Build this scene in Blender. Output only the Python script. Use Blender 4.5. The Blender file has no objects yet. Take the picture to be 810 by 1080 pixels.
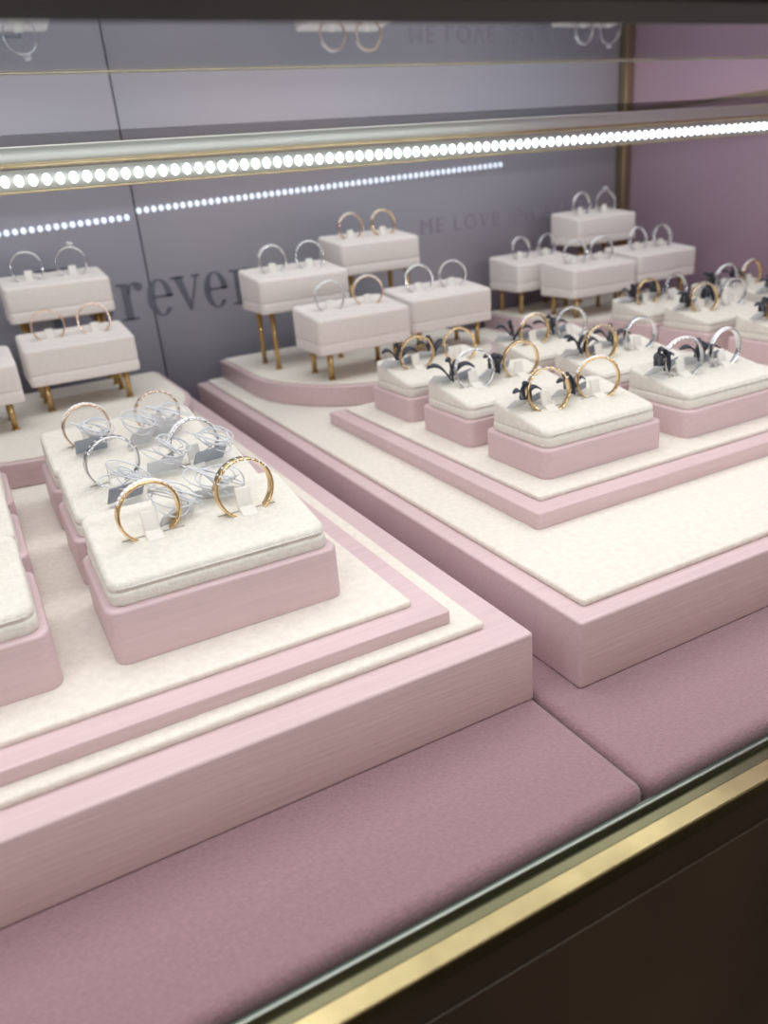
import bpy, math, random
from mathutils import Vector, Matrix
random.seed(7)
S=0.01
sc=bpy.context.scene
sc.view_settings.view_transform='Standard'
# ------------------------------------------------------------ materials
def mat(name,col,rough=.6,metal=0,bump=None,bscale=900,bstr=.2,var=0,vscale=40,stretch=None,sheen=0,emis=None,estr=0,coat=0,spec=.5):
    m=bpy.data.materials.new(name); m.use_nodes=True
    nt=m.node_tree; b=nt.nodes['Principled BSDF']
    b.inputs['Base Color'].default_value=(*col,1); b.inputs['Roughness'].default_value=rough
    b.inputs['Metallic'].default_value=metal; b.inputs['Specular IOR Level'].default_value=spec
    b.inputs['Sheen Weight'].default_value=sheen; b.inputs['Coat Weight'].default_value=coat
    tc=nt.nodes.new('ShaderNodeTexCoord'); mp=nt.nodes.new('ShaderNodeMapping')
    if stretch: mp.inputs['Scale'].default_value=stretch
    nt.links.new(tc.outputs['Object'],mp.inputs[0])
    if var>0:
        n=nt.nodes.new('ShaderNodeTexNoise'); n.inputs['Scale'].default_value=vscale; n.inputs['Detail'].default_value=4
        nt.links.new(mp.outputs[0],n.inputs['Vector'])
        r=nt.nodes.new('ShaderNodeValToRGB')
        r.color_ramp.elements[0].position=.3; r.color_ramp.elements[1].position=.7
        r.color_ramp.elements[0].color=(*[c*(1-var) for c in col],1)
        r.color_ramp.elements[1].color=(*[min(1,c*(1+var)) for c in col],1)
        nt.links.new(n.outputs['Fac'],r.inputs[0]); nt.links.new(r.outputs[0],b.inputs['Base Color'])
    if bump:
        n=nt.nodes.new('ShaderNodeTexNoise'); n.inputs['Scale'].default_value=bscale; n.inputs['Detail'].default_value=3
        nt.links.new(mp.outputs[0],n.inputs['Vector'])
        bp=nt.nodes.new('ShaderNodeBump'); bp.inputs['Strength'].default_value=bstr; bp.inputs['Distance'].default_value=bump*S
        nt.links.new(n.outputs['Fac'],bp.inputs['Height']); nt.links.new(bp.outputs[0],b.inputs['Normal'])
    if emis:
        b.inputs['Emission Color'].default_value=(*emis,1); b.inputs['Emission Strength'].default_value=estr
    return m
M={}
M['pad']=mat('cream_suede',(.755,.735,.68),.9,bump=.05,bscale=1400,bstr=.7,var=.06,vscale=500,sheen=.2)
M['blush']=mat('blush_white_suede',(.77,.71,.69),.85,bump=.05,bscale=1400,bstr=.5,var=.04,vscale=500,sheen=.2)
M['matt']=mat('ivory_felt',(.765,.72,.665),.95,bump=.05,bscale=1200,bstr=.7,var=.06,vscale=400,sheen=.2)
M['pink']=mat('pink_satin_leatherette',(.645,.49,.515),.38,bump=.03,bscale=300,bstr=.4,var=.06,vscale=160,stretch=(.2,6,6))
M['deck']=mat('mauve_suede',(.345,.21,.24),.85,bump=.06,bscale=1500,bstr=.9,var=.10,vscale=700,sheen=.4)
M['brass']=mat('brushed_brass',(.50,.42,.27),.28,1,var=.08,vscale=60)
M['rail']=mat('polished_brass_rail',(.30,.245,.13),.2,1,var=.35,vscale=30)
M['olive']=mat('dark_brass_channel',(.12,.115,.07),.2,1,var=.2,vscale=25)
M['chan']=mat('dark_glass_channel',(.05,.07,.055),.15,.3)
M['steel']=mat('satin_aluminium',(.58,.61,.58),.4,1)
M['steel2']=mat('dull_steel_trim',(.30,.33,.30),.3,1)
M['leg']=mat('gold_legs',(.55,.38,.17),.3,1)
M['gold']=mat('yellow_gold',(.84,.62,.35),.18,1)
M['rose']=mat('rose_gold',(.83,.62,.50),.18,1)
M['silver']=mat('white_gold',(.76,.77,.79),.17,1)
M['gem']=mat('cut_diamond',(.90,.92,.96),.05,0,coat=1,spec=1)
M['tab']=mat('white_ring_clip',(.82,.81,.77),.5)
M['tagw']=mat('white_tag',(.70,.73,.78),.35)
M['tagg']=mat('grey_tag',(.34,.38,.45),.3)
M['dark']=mat('navy_tag_ribbon',(.02,.026,.045),.35)
M['black']=mat('black_header',(.004,.004,.005),.6,spec=.15)
M['brown']=mat('dark_bronze_panel',(.055,.036,.024),.3,.1,var=.4,vscale=9)
M['floor']=mat('dark_floor',(.05,.04,.035),.4)
M['ink']=mat('grey_lettering',(.11,.115,.15),.5)
M['ink2']=mat('faded_lettering',(.28,.26,.33),.5)
M['seam']=mat('panel_gap',(.03,.03,.04),.7)
M['slit']=mat('ring_slot',(.35,.33,.30),.9)
M['led']=mat('led_emitter',(1,1,1),.5,emis=(.80,.96,1.0),estr=7)
M['led_refl']=mat('led_wall_reflection',(1,1,1),.5,emis=(.62,.78,1.0),estr=.7)  # dim glow standing in for the LED reflection on the back wall
def wallmat(name,c0,c1,rough):
    m=bpy.data.materials.new(name); m.use_nodes=True; nt=m.node_tree; b=nt.nodes['Principled BSDF']
    b.inputs['Roughness'].default_value=rough
    tc=nt.nodes.new('ShaderNodeTexCoord'); n=nt.nodes.new('ShaderNodeTexNoise'); n.inputs['Scale'].default_value=3.2; n.inputs['Detail'].default_value=1.5
    nt.links.new(tc.outputs['Object'],n.inputs['Vector'])
    r=nt.nodes.new('ShaderNodeValToRGB'); r.color_ramp.elements[0].position=.35; r.color_ramp.elements[1].position=.65
    r.color_ramp.elements[0].color=(*c0,1); r.color_ramp.elements[1].color=(*c1,1)
    nt.links.new(n.outputs['Fac'],r.inputs[0]); nt.links.new(r.outputs[0],b.inputs['Base Color'])
    return m
M['wall']=wallmat('printed_backdrop_mauve',(.35,.385,.47),(.44,.40,.47),.3)
M['wallr']=wallmat('printed_backdrop_plum',(.37,.25,.34),(.44,.32,.42),.35)
# glass shelf
g=bpy.data.materials.new('shelf_glass'); g.use_nodes=True; nt=g.node_tree; nt.nodes.clear()
out=nt.nodes.new('ShaderNodeOutputMaterial'); mx=nt.nodes.new('ShaderNodeMixShader'); tr=nt.nodes.new('ShaderNodeBsdfTransparent'); gl=nt.nodes.new('ShaderNodeBsdfGlossy')
tr.inputs[0].default_value=(.93,.96,.97,1); gl.inputs['Roughness'].default_value=.012
lw=nt.nodes.new('ShaderNodeLayerWeight'); lw.inputs['Blend'].default_value=.5
p=nt.nodes.new('ShaderNodeMath'); p.operation='POWER'; p.inputs[1].default_value=4
q=nt.nodes.new('ShaderNodeMath'); q.operation='MULTIPLY_ADD'; q.inputs[1].default_value=.95; q.inputs[2].default_value=.04
nt.links.new(lw.outputs['Facing'],p.inputs[0]); nt.links.new(p.outputs[0],q.inputs[0]); nt.links.new(q.outputs[0],mx.inputs[0])
nt.links.new(tr.outputs[0],mx.inputs[1]); nt.links.new(gl.outputs[0],mx.inputs[2]); nt.links.new(mx.outputs[0],out.inputs[0])
M['glass']=g
# ------------------------------------------------------------ mesh builder (cm)
def rr(x0,x1,y0,y1,r,n=6):
    def f(d):
        R=max(r-d,.02); pts=[]
        for cx,cy,a0 in ((x1-d-R,y1-d-R,0),(x0+d+R,y1-d-R,90),(x0+d+R,y0+d+R,180),(x1-d-R,y0+d+R,270)):
            for i in range(n+1):
                a=math.radians(a0+90*i/n); pts.append((cx+R*math.cos(a),cy+R*math.sin(a)))
        return pts
    return f
def arch(cx,cy,r,yb,n=48):
    def f(d):
        pts=[(cx+(r-d),yb-d),(cx-(r-d),yb-d)]
        for i in range(n+1):
            a=math.pi+math.pi*i/n; pts.append((cx+(r-d)*math.cos(a),cy+(r-d)*math.sin(a)))
        return pts
    return f
class MB:
    def __init__(s): s.v=[];s.f=[];s.m=[];s.s=[];s.mats=[]
    def mi(s,k):
        if k not in s.mats: s.mats.append(k)
        return s.mats.index(k)
    def face(s,idx,k,sm=False): s.f.append(idx); s.m.append(s.mi(k)); s.s.append(sm)
    def prism(s,fn,z0,ztop,k,b=.1,seg=3,bb=None,T=None):
        if not callable(ztop): zt=ztop; ztop=lambda x,y:zt
        bb=b if bb is None else bb
        loops=[]
        for i in range(seg+1):
            a=math.pi/2*i/seg
            loops.append([(x,y,z0+bb*(1-math.cos(a))) for x,y in fn(bb*(1-math.sin(a)))])
        for i in range(seg+1):
            a=math.pi/2*i/seg
            loops.append([(x,y,ztop(x,y)-b*(1-math.sin(a))) for x,y in fn(b*(1-math.cos(a)))])
        base=len(s.v); n=len(loops[0])
        for L in loops:
            for p in L: s.v.append(tuple(T@Vector(p)) if T else p)
        for j in range(len(loops)-1):
            for i in range(n):
                a=base+j*n+i; c=base+j*n+(i+1)%n
                s.face((a,c,c+n,a+n),k,True)
        s.face(tuple(base+n-1-i for i in range(n)),k)
        s.face(tuple(base+(len(loops)-1)*n+i for i in range(n)),k)
    def box(s,x0,x1,y0,y1,z0,z1,k,b=.03,T=None): s.prism(rr(x0,x1,y0,y1,b,2),z0,z1,k,b,2,T=T)
    def poly(s,pts,y0,y1,k):
        base=len(s.v); n=len(pts)
        for y in (y0,y1):
            for x,z in pts: s.v.append((x,y,z))
        s.face(tuple(base+i for i in range(n)),k); s.face(tuple(base+2*n-1-i for i in range(n)),k)
        for i in range(n):
            j=(i+1)%n; s.face((base+j,base+i,base+n+i,base+n+j),k)
    def cyl(s,x,y,z0,z1,r0,r1,k,n=14):
        base=len(s.v)
        for z,r in ((z0,r0),(z1,r1)):
            for i in range(n):
                a=2*math.pi*i/n; s.v.append((x+r*math.cos(a),y+r*math.sin(a),z))
        for i in range(n):
            j=(i+1)%n; s.face((base+i,base+j,base+n+j,base+n+i),k,True)
        s.face(tuple(base+n-1-i for i in range(n)),k); s.face(tuple(base+n+i for i in range(n)),k)
    def lathe(s,prof,k,n=72):
        base=len(s.v); m=len(prof)
        for i in range(n):
            a=2*math.pi*i/n
            for r,y in prof: s.v.append((r*math.cos(a),y,r*math.sin(a)))
        for i in range(n):
            for j in range(m):
                a=base+i*m+j; b=base+i*m+(j+1)%m; c=base+((i+1)%n)*m+(j+1)%m; d=base+((i+1)%n)*m+j
                s.face((a,b,c,d),k,True)
    def tube(s,pts,r,k,n=6):
        base=len(s.v); m=len(pts)
        for i,p in enumerate(pts):
            p=Vector(p); t=(Vector(pts[min(i+1,m-1)])-Vector(pts[max(i-1,0)])).normalized()
            u=t.cross(Vector((0.1,.2,1))).normalized(); w=t.cross(u)
            for j in range(n):
                a=2*math.pi*j/n; q=p+u*r*math.cos(a)+w*r*math.sin(a); s.v.append(tuple(q))
        for i in range(m-1):
            for j in range(n):
                a=base+i*n+j; b=base+i*n+(j+1)%n; s.face((a,b,b+n,a+n),k,True)
    def ribbon(s,pts,w,k,th=.03):
        base=len(s.v); m=len(pts)
        for i,p in enumerate(pts):
            p=Vector(p); t=(Vector(pts[min(i+1,m-1)])-Vector(pts[max(i-1,0)])).normalized()
            u=t.cross(Vector((0,1,.3))).normalized(); sd=t.cross(u).normalized(); ww=w*(1-.75*abs(2*i/(m-1)-1)**3)
            for a,b in ((-1,-1),(1,-1),(1,1),(-1,1)): s.v.append(tuple(p+sd*ww*.5*a+u*th*b))
        for i in range(m-1):
            for j in range(4):
                a=base+i*4+j; b=base+i*4+(j+1)%4; s.face((a,b,b+4,a+4),k,True)
        s.face((base,base+1,base+2,base+3),k); e=base+(m-1)*4; s.face((e+3,e+2,e+1,e),k)
    def gem(s,c,r,k,d=None):
        d=Vector(d or (0,0,1)).normalized(); u=d.orthogonal().normalized(); w=d.cross(u); c=Vector(c)
        base=len(s.v); n=8
        for rad,h in ((.55,.38),(1,.08),(1,-.02)):
            for i in range(n):
                a=2*math.pi*(i+(.5 if rad<.9 else 0))/n; s.v.append(tuple(c+(u*math.cos(a)+w*math.sin(a))*r*rad+d*r*h))
        s.v.append(tuple(c-d*r*.7))
        s.face(tuple(base+i for i in range(n)),k)
        for L in (0,1):
            for i in range(n):
                a=base+L*n+i; b=base+L*n+(i+1)%n; s.face((a+n,b+n,b,a),k)
        for i in range(n): s.face((base+2*n+(i+1)%n,base+2*n+i,base+3*n),k)
    def mesh(s,name,org=(0,0,0)):
        me=bpy.data.meshes.new(name); o=Vector(org)
        me.from_pydata([tuple((Vector(v)-o)*S) for v in s.v],[],s.f)
        for k in s.mats: me.materials.append(M[k])
        me.polygons.foreach_set('material_index',s.m); me.polygons.foreach_set('use_smooth',s.s)
        me.update(); return me
    def obj(s,name,org=None):
        if org is None:
            xs=[v[0] for v in s.v]; ys=[v[1] for v in s.v]; zs=[v[2] for v in s.v]
            org=((min(xs)+max(xs))/2,(min(ys)+max(ys))/2,min(zs))
        return place(name,s.mesh(name,org),org)
def place(name,me,loc,rot=(0,0,0),scale=1):
    o=bpy.data.objects.new(name,me); o.location=Vector(loc)*S; o.rotation_euler=rot; o.scale=(scale,)*3
    sc.collection.objects.link(o); return o
# ------------------------------------------------------------ shell
b=MB(); b.prism(rr(-40,13.0,63,64.5,.02,1),-2,60,'wall',.02,1); b.prism(rr(13.12,62,63,64.5,.02,1),-2,60,'wall',.02,1); b.box(12.9,13.2,63.1,64.4,-2,60,'seam'); b.obj('wall_back')
b=MB(); b.box(60.5,62,10,63,-2,60,'wallr',.02); b.obj('wall_right')
b=MB(); b.box(-300,300,-300,300,-93,-92,'floor'); b.obj('floor')
b=MB(); b.box(-40,62,10.9,64,-92,-2.0,'brown',.05)
b.box(-40,62,10.75,10.95,-14.0,-13.2,'rail'); b.obj('showcase_cabinet')
b=MB(); b.prism(rr(-40,13.38,12.25,62.9,.35),-2,0,'deck',.35,5); b.obj('velvet_deck_panel')
b=MB(); b.prism(rr(13.46,60.4,12.25,62.9,.35),-2,0,'deck',.35,5); b.obj('velvet_deck_panel')
# front rail
b=MB(); b.box(-40,62,10.72,11.3,-.65,-.12,'rail',.05); b.box(-40,62,10.95,11.3,-1.99,-.6,'brown',.02); b.box(-40,62,11.3,11.78,-1.9,-.3,'olive',.03); b.box(-40,62,11.78,11.88,-1.9,-.1,'steel2',.03); b.box(-40,62,11.88,12.2,-1.9,-.4,'chan',.03)
b.obj('brass_front_rail')
b=MB(); b.box(-60,80,11.2,13.2,18.35,40,'black',.1); b.obj('black_header_beam')
# ------------------------------------------------------------ trays
def tray(x0,x1,y0,y1,plates,name='ring_display_tray',mi=1.1):
    b=MB(); b.prism(rr(x0,x1,y0,y1,.15),0,2.52,'pink',.1,3)
    b.prism(rr(x0+mi,x1-mi,y0+mi,y1-.6,.15),2.5,2.76,'matt',.1,3)
    for a0,a1,c0,c1,zt in plates:
        b.prism(rr(a0,a1,c0,c1,.12),2.74,zt-.2,'pink',.06,3); b.prism(rr(a0+.85,a1-.85,c0+.95,c1-.6,.15),zt-.22,zt,'matt',.08,3)
    return b.obj(name)
tray(-13.5,13.3,17.07,61,[(-11,11.3,18.75,41.6,3.42)])
tray(14.8,60.2,16.6,61,[(17.85,38.0,22.6,42.4,3.66),(40.4,59.4,22.6,46.0,3.66)],mi=.75)
def plinth(cx,cy,r,yb):
    b=MB(); b.prism(arch(cx,cy,r,yb),2.76,4.1,'pink',.1,3); b.prism(arch(cx,cy,r-.35,yb-.3),4.08,4.24,'matt',.08,2); b.obj('arched_plinth')
plinth(2.6,52.3,9.3,60.3); plinth(26,52.5,9.3,60.3); plinth(50.3,55.0,8.6,60.3)
# ------------------------------------------------------------ ring blocks
def block_mesh(w,d,hb):
    b=MB(); hw=w/2
    b.prism(rr(-hw,hw,0,d,.45),0,hb,'pink',.12,4,bb=.04)
    b.prism(rr(-hw+.22,hw-.22,.22,d-.2,.45),hb-.02,hb+.42,'pad',.1,3)
    z0=hb+.62; sl=.85/d
    b.prism(rr(-hw+.24,hw-.24,.24,d-.22,.45),hb+.36,lambda x,y:z0+.05+sl*y,'pad',.18,4)
    zs=z0+.05+sl*d/2
    for sx in (-1,1):
        x=sx*w*.21
        T=Matrix.Translation((x,d/2-.02,zs))@Matrix.Rotation(math.atan(sl),4,'X')
        b.box(-1.0,1.0,-.03,.03,-.1,.012,'slit',.005,T=T)
        T=Matrix.Translation((x,d/2,zs))@Matrix.Rotation(.5,4,'X')
        b.box(-.28,.28,-.42,.05,-.1,.16,'tab',.06,T=T)
        T=Matrix.Translation((x,d/2,zs))@Matrix.Rotation(-.25,4,'X')
        b.box(-.26,.26,.02,.14,-.1,.75,'tab',.05,T=T)
    return b.mesh('ring_display_block'),zs
def stand_mesh(w,d,hl,hb=2.25):
    b=MB(); hw=w/2
    for x in (-hw+.9,hw-.9):
        for y in (.8,d-.8): b.cyl(x,y,0,hl+.1,.16,.2,'leg'); b.cyl(x,y,0,.08,.24,.24,'leg')
    b.box(-hw+.5,hw-.5,.5,d-.5,hl-.08,hl+.1,'leg')
    b.prism(rr(-hw,hw,0,d,.35),hl,hl+.7,'blush',.12,3)
    b.prism(rr(-hw,hw,0,d,.35),hl+.62,lambda x,y:hl+hb+.5*y/d,'blush',.2,4)
    zs=hl+hb+.25
    for sx in (-1,1):
        x=sx*w*.21; T=Matrix.Translation((x,d/2,zs))@Matrix.Rotation(-.2,4,'X'); b.box(-.26,.26,.0,.14,-.1,.6,'tab',.05,T=T)
    return b.mesh('riser_stand'),zs
# rings
def ring_mesh(metal,style,name):
    b=MB(); R=.98; w=.15 if style!='wide' else .19; t=.105
    prof=[(R+t*.5*math.copysign(abs(math.cos(a))**.5,math.cos(a)), w*math.copysign(abs(math.sin(a))**.5,math.sin(a))) for a in [2*math.pi*i/16 for i in range(16)]]
    b.lathe(prof,metal)
    if style=='pave':
        for i in range(15):
            a=math.radians(90+(i-7)*9); c=((R+.06)*math.cos(a),-.02,(R+.06)*math.sin(a)); b.gem(c,.085,'gem',(math.cos(a),-.5,math.sin(a)))
            a2=a+math.radians(4.5)
            for y in (-.12,.1): b.gem(((R+.055)*math.cos(a2),y,(R+.055)*math.sin(a2)),.04,metal,(math.cos(a2),0,math.sin(a2)))
    if style=='solitaire':
        b.gem((0,0,R+.24),.26,'gem',(0,0,1))
        for i in range(4):
            a=math.pi/4+i*math.pi/2; b.tube([(.03*math.cos(a),.03*math.sin(a),R),(.22*math.cos(a),.22*math.sin(a),R+.15),(.22*math.cos(a),.22*math.sin(a),R+.32)],.035,metal)
    if style=='wide':
        for i in range(9):
            a=math.radians(90+(i-4)*15)
            b.gem(((R)*math.cos(a),-.175,(R)*math.sin(a)),.05,'gem',(0,-1,0))
            b.gem(((R+.04)*math.cos(a),0,(R+.04)*math.sin(a)),.06,'gem',(math.cos(a),0,math.sin(a)))
    return b.mesh(name)
RM={}
for mt,nm in (('gold','gold_ring'),('rose','rose_gold_ring'),('silver','silver_ring')):
    for st in ('plain','pave','solitaire','wide'):
        n={'plain':nm,'pave':'diamond_'+nm,'solitaire':'solitaire_'+nm,'wide':'diamond_'+nm}[st]; RM[mt,st]=(n,ring_mesh(mt,st,n))
def ring(kind,x,y,zs,yaw=0,lean=-.12,roll=0):
    n,me=RM[kind]; place(n,me,(x,y,zs+.76),(lean,roll,yaw))
def tag_mesh(col,name,seed):
    rnd=random.Random(seed); b=MB()
    T=Matrix.Rotation(-.9,4,'X'); b.box(-.62,.62,-.42,.42,0,.05,col,.04,T=T)
    T=Matrix.Translation((.35,.3,.3))@Matrix.Rotation(.7,4,'Z')@Matrix.Rotation(-.6,4,'X'); b.box(-.5,.5,-.26,.26,0,.04,'tagw',.03,T=T)
    for k in range(6):
        cx,cz=rnd.uniform(-.2,.5),rnd.uniform(.4,.8); rx=rnd.uniform(.25,.7); rz=rnd.uniform(.2,.45); ph=rnd.uniform(0,3)
        b.tube([(cx+rx*math.cos(a+ph),.3*math.sin(a),cz+rz*math.sin(a)) for a in [2*math.pi*i/24 for i in range(25)]],.026,'tagw',5)
    return b.mesh(name)
def ribbon_mesh(name,seed):
    rnd=random.Random(seed); b=MB()
    for k in range(4):
        a0=rnd.uniform(-.5,.5)+k*1.45; L=rnd.uniform(.9,1.5)
        b.ribbon([(L*t*math.cos(a0),.4*math.sin(a0+2*t),.1+.7*math.sin(t*2.4)+.18*t*k) for t in [i/12 for i in range(13)]],.36,'dark',.035)
    T=Matrix.Translation((-.5,0,.15))@Matrix.Rotation(-.8,4,'X')@Matrix.Rotation(.3,4,'Z'); b.box(-.6,.5,-.35,.35,0,.05,'tagw',.04,T=T)
    T=Matrix.Translation((.75,.1,.25))@Matrix.Rotation(-1.0,4,'X')@Matrix.Rotation(-.4,4,'Z'); b.box(-.4,.4,-.3,.3,0,.05,'tagg',.04,T=T)
    return b.mesh(name)
TW=[tag_mesh('tagw','price_tag',i) for i in range(3)]; TG=[tag_mesh('tagg','price_tag',i+5) for i in range(2)]
TD=[ribbon_mesh('ribbon_price_tag',i) for i in range(4)]
# left blocks
LB,lz=block_mesh(7.4,4.9,1.78)
ZL=3.42
kinds=[[('gold','pave'),('gold','wide')],[('silver','wide'),('silver','pave')],[('rose','pave'),('rose','wide')]]
yaws=[[.15,.12],[.1,.15],[.1,.05]]
for cx in (5.15,-3.75):
    for r in range(3):
        y=21.4+6.1*r; place('ring_display_block',LB,(cx,y,ZL))
        for i,sx in enumerate((-1,1)):
            ring(kinds[r][i],cx+sx*1.57,y+2.45,ZL+lz,yaws[r][i],(.02,-.08)[i],(.08,-.1)[i])
for x,y,z,me,ry in ((4.5,24.3,.05,TW[0],.4),(6.0,25.0,.2,TW[1],-.3),(3.6,28.0,.05,TG[0],.2),(5.4,29.6,.15,TW[2],0),(5.6,34.6,.1,TW[0],.5),(7.2,29.6,.15,TG[1],.2),(3.5,35.0,.1,TG[1],0),(6.9,35.2,.15,TW[1],.1)):
    place('price_tag',me,(x,y,ZL+lz+z+.08),(0,0,ry),1.08)
# right blocks
RB,rz=block_mesh(6.8,4.5,1.3)
ZR=3.66
cols=[23.4,31.7]
n=0
def rblock(cx,y,dark=True):
    global n
    place('ring_display_block',RB,(cx,y,ZR))
    K=[('gold','wide'),('gold','pave'),('silver','pave'),('silver','solitaire'),('gold','plain'),('silver','wide'),('silver','plain'),('silver','pave')]
    for i,sx in enumerate((-1,1)):
        k=K[i] if n==0 else random.choice(K)
        if n==1: k=K[2]
        ring(k,cx+sx*1.43,y+2.25,ZR+rz,random.uniform(-.4,0),random.uniform(-.25,.1),random.uniform(-.15,.1))
    for dx in (-2.3,.2):
        me=TD[(n+int(dx>0))%4]
        place('ribbon_price_tag',me,(cx+dx,y+2.9+random.uniform(-.2,.5),ZR+rz+.15),(0,0,random.uniform(-.5,.5)),1.0 if n else .85)
    n+=1
for r in range(3):
    for cx in cols: rblock(cx,24.8+5.75*r)
for cx in (45.9,54.1):
    for y in (30.2,36.1,41.2): rblock(cx,y)
# riser stands
def stand(x0,y0,zb,ks,w=6.7,d=4.4):
    hl=zb-4.24; me,zs=stand_mesh(w,d,hl); place('riser_stand',me,(x0+w/2,y0,4.24))
    for i,sx in enumerate((-1,1)): ring(ks[i],x0+w/2+sx*w*.21,y0+d/2,4.24+zs,random.uniform(-.4,.1),random.uniform(-.2,.05),random.uniform(-.1,.1))
G,Rr,Sv=('gold','pave'),('rose','plain'),('silver','pave'); So=('silver','solitaire'); Sw=('silver','wide'); Rp=('rose','pave')
stand(2.6,52.2,6.0,[Rr,Rp]); stand(2.6,57.0,9.3,[Sw,So],d=4); stand(-4.7,49.2,5.9,[Sv,Sv])
stand(17.9,52.0,8.2,[Sv,Sw]); stand(19.3,46.0,6.0,[Sv,Rp]); stand(25.6,55.0,9.6,[Rp,G],d=4.4); stand(27.1,47.8,6.0,[Sv,Sw])
stand(42.0,55.6,6.2,[Sv,Sw]); stand(43.4,50.2,5.9,[Sw,Sv]); stand(50.5,50.4,6.2,[Sv,Sw]); stand(48.9,56.0,9.2,[Sv,So],d=4)
# ------------------------------------------------------------ shelf, rails, leds
b=MB(); b.box(-39,60.4,13.4,24.6,19.2,19.26,'glass',.02); b.box(-39,59.8,43.0,62.2,19.2,19.26,'glass',.02); b.obj('glass_shelf')
b=MB(); b.box(-39,59.4,62.3,62.95,19.35,20.0,'brass',.05); b.box(59.9,60.45,14,61.9,19.35,20.0,'brass',.05); b.box(59.9,60.45,14,61.9,18.4,18.65,'brass',.05); b.obj('brass_shelf_bracket')
b=MB(); b.box(59.5,60.4,62.0,62.9,2.6,60,'brass',.1); b.obj('brass_corner_post')
def dots(b,x0,x1,stp,y,zf,rx,rz,k):
    x=x0
    while x<x1:
        z=zf(x); base=len(b.v); nn=14
        for yy,sc_ in ((y,1),(y-.06,.8)):
            for i in range(nn):
                a=2*math.pi*i/nn; b.v.append((x+rx*sc_*math.cos(a),yy,z+rz*sc_*math.sin(a)))
        for i in range(nn):
            j=(i+1)%nn; b.face((base+i,base+j,base+nn+j,base+nn+i),k,True)
        b.face(tuple(base+nn+i for i in range(nn)),k); x+=stp
b=MB(); b.box(-38,59.8,42.05,42.4,16.85,17.75,'steel',.06); b.box(-38,59.8,42.0,42.5,17.8,18.0,'brass',.04); b.box(-38,59.8,42.05,42.45,18.0,18.7,'steel',.04); b.box(-38,59.8,42.0,42.5,16.75,16.84,'brass',.03)
dots(b,-37,59.6,.6,42.05,lambda x:17.28,.19,.25,'led')
for x in (-20,58.5): b.box(x-.15,x+.15,42.1,42.4,18.6,19.9,'steel')
b.obj('led_strip_reflection')
b=MB(); zf=lambda x:14.7+(x-3.7)*.031  # LED reflection in the glossy wall panels, modelled as glowing dots, no second strip
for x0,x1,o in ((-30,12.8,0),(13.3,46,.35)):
    dots(b,x0,x1,.55,62.95,(lambda x,o=o: zf(x)+o),.19,.22,'led_refl')
b.obj('led_strip_reflection')
# ------------------------------------------------------------ lettering
def ell(cx,cz,rx,rz,a0,a1,n=28): return [(cx+rx*math.cos(math.radians(a0+(a1-a0)*i/n)),cz+rz*math.sin(math.radians(a0+(a1-a0)*i/n))) for i in range(n+1)]
b=MB(); zb=7.8; Y0,Y1=62.93,63.01
def arcband(cx,cz,ro,ri,a0,a1,k='ink'):
    o=ell(cx,cz,*ro,a0,a1); i=ell(cx,cz,*ri,a0,a1)
    for j in range(len(o)-1): b.poly([o[j],o[j+1],i[j+1],i[j]],Y0,Y1,k)
def R_(x0,x1,z0,z1): b.poly([(x0,z0),(x1,z0),(x1,z1),(x0,z1)],Y0,Y1,'ink')
def L_o(x): arcband(x+.95,zb+1.3,(.95,1.38),(.45,1.28),0,360)
def L_e(x): arcband(x+.95,zb+1.3,(.95,1.38),(.45,1.28),0,322); R_(x+.35,x+1.85,zb+1.3,zb+1.46)
def L_r(x):
    R_(x+.35,x+.87,zb,zb+2.6); R_(x,x+1.25,zb-.05,zb+.1); R_(x,x+.4,zb+2.46,zb+2.62)
    arcband(x+1.3,zb+1.9,(.55,.75),(.38,.6),60,180); b.poly(ell(x+1.58,zb+2.3,.31,.3,0,360,14)[:-1],Y0,Y1,'ink')
def L_v(x):
    b.poly([(x+.05,zb+2.6),(x+.65,zb+2.6),(x+1.2,zb+.5),(x+1.0,zb-.05)],Y0,Y1,'ink'); b.poly([(x+1.0,zb-.05),(x+1.15,zb+.1),(x+1.9,zb+2.6),(x+1.74,zb+2.6)],Y0,Y1,'ink')
    R_(x-.2,x+.9,zb+2.5,zb+2.64); R_(x+1.4,x+2.1,zb+2.5,zb+2.64)
def L_F(x):
    R_(x+.4,x+.95,zb,zb+4.2); R_(x,x+1.4,zb-.05,zb+.06); R_(x,x+2.5,zb+4.12,zb+4.24); R_(x+.9,x+1.9,zb+2.1,zb+2.22); R_(x+2.38,x+2.5,zb+3.4,zb+4.2)
L_F(5.4); L_o(8.2); L_r(10.6); L_e(12.75); L_v(14.85); L_e(17.15); L_r(19.35)
b.obj('wall_lettering')
def text(t,x,z,size,rot=0):
    c=bpy.data.curves.new('t','FONT'); c.body=t; c.size=size*S; c.extrude=.03*S; c.space_character=1.25
    o=bpy.data.objects.new('wall_lettering',c); o.location=(x*S,.6295,z*S); o.rotation_euler=(math.pi/2,0,0); c.materials.append(M['ink2']); sc.collection.objects.link(o)
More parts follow.
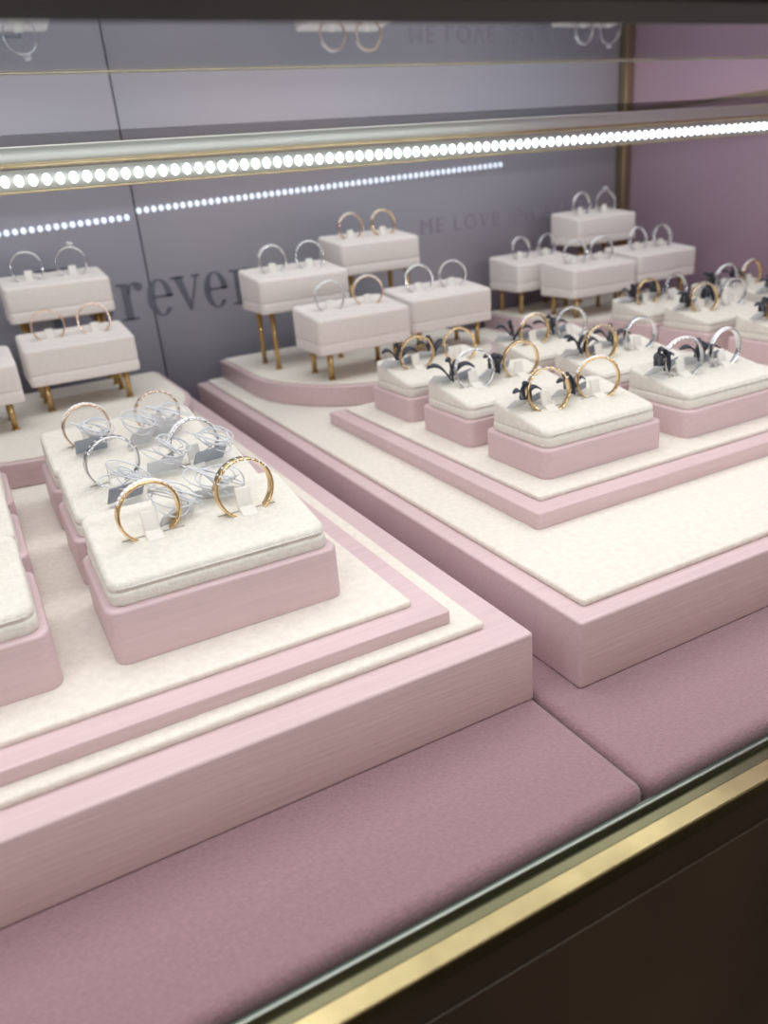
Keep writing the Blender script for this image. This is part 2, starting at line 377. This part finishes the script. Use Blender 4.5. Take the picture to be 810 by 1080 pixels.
text('ME LOVE JEWELLERY',37,11.3,1.8)
# ------------------------------------------------------------ lights
def area(name,loc,rot,sx,sy,p,col):
    l=bpy.data.lights.new(name,'AREA'); l.shape='RECTANGLE'; l.size=sx*S; l.size_y=sy*S; l.energy=p; l.color=col
    o=bpy.data.objects.new(name,l); o.location=Vector(loc)*S; o.rotation_euler=rot; sc.collection.objects.link(o)
area('ceiling_light_panel',(22,40,48),(0,0,0),80,34,2.2,(1,.985,.955))
area('header_led_light',(16,13.6,18.2),(math.radians(50),0,0),80,.8,.52,(.97,.985,1))
area('shop_ceiling_light',(0,-60,110),(math.radians(-33),0,0),120,60,8,(1,.95,.9))
w=bpy.data.worlds.new('World'); sc.world=w; w.use_nodes=True; nt=w.node_tree; bg=nt.nodes['Background']
tc=nt.nodes.new('ShaderNodeTexCoord'); nz=nt.nodes.new('ShaderNodeTexNoise'); nz.inputs['Scale'].default_value=8; nz.inputs['Detail'].default_value=2
rp=nt.nodes.new('ShaderNodeValToRGB'); rp.color_ramp.elements[0].position=.45; rp.color_ramp.elements[0].color=(.12,.10,.09,1); rp.color_ramp.elements[1].position=.60; rp.color_ramp.elements[1].color=(1.05,.93,.80,1)
nt.links.new(tc.outputs['Generated'],nz.inputs['Vector']); nt.links.new(nz.outputs['Fac'],rp.inputs[0]); nt.links.new(rp.outputs[0],bg.inputs[0]); bg.inputs[1].default_value=.8
# ------------------------------------------------------------ camera
X=Vector((.878,.2506,-.408)).normalized(); Z=Vector((-.083,.9176,.3886)); Z=(Z-X*Z.dot(X)).normalized(); Yv=Z.cross(X)
cam=bpy.data.cameras.new('camera'); co=bpy.data.objects.new('camera',cam); sc.collection.objects.link(co)
m=Matrix((X,Yv,Z)).to_4x4(); m.translation=Vector((0,0,.16)); co.matrix_world=m
cam.sensor_fit='VERTICAL'; cam.sensor_height=36; cam.lens=36*830/1080; cam.clip_start=.005
cam.dof.use_dof=True; cam.dof.focus_distance=.28; cam.dof.aperture_fstop=12
sc.camera=co
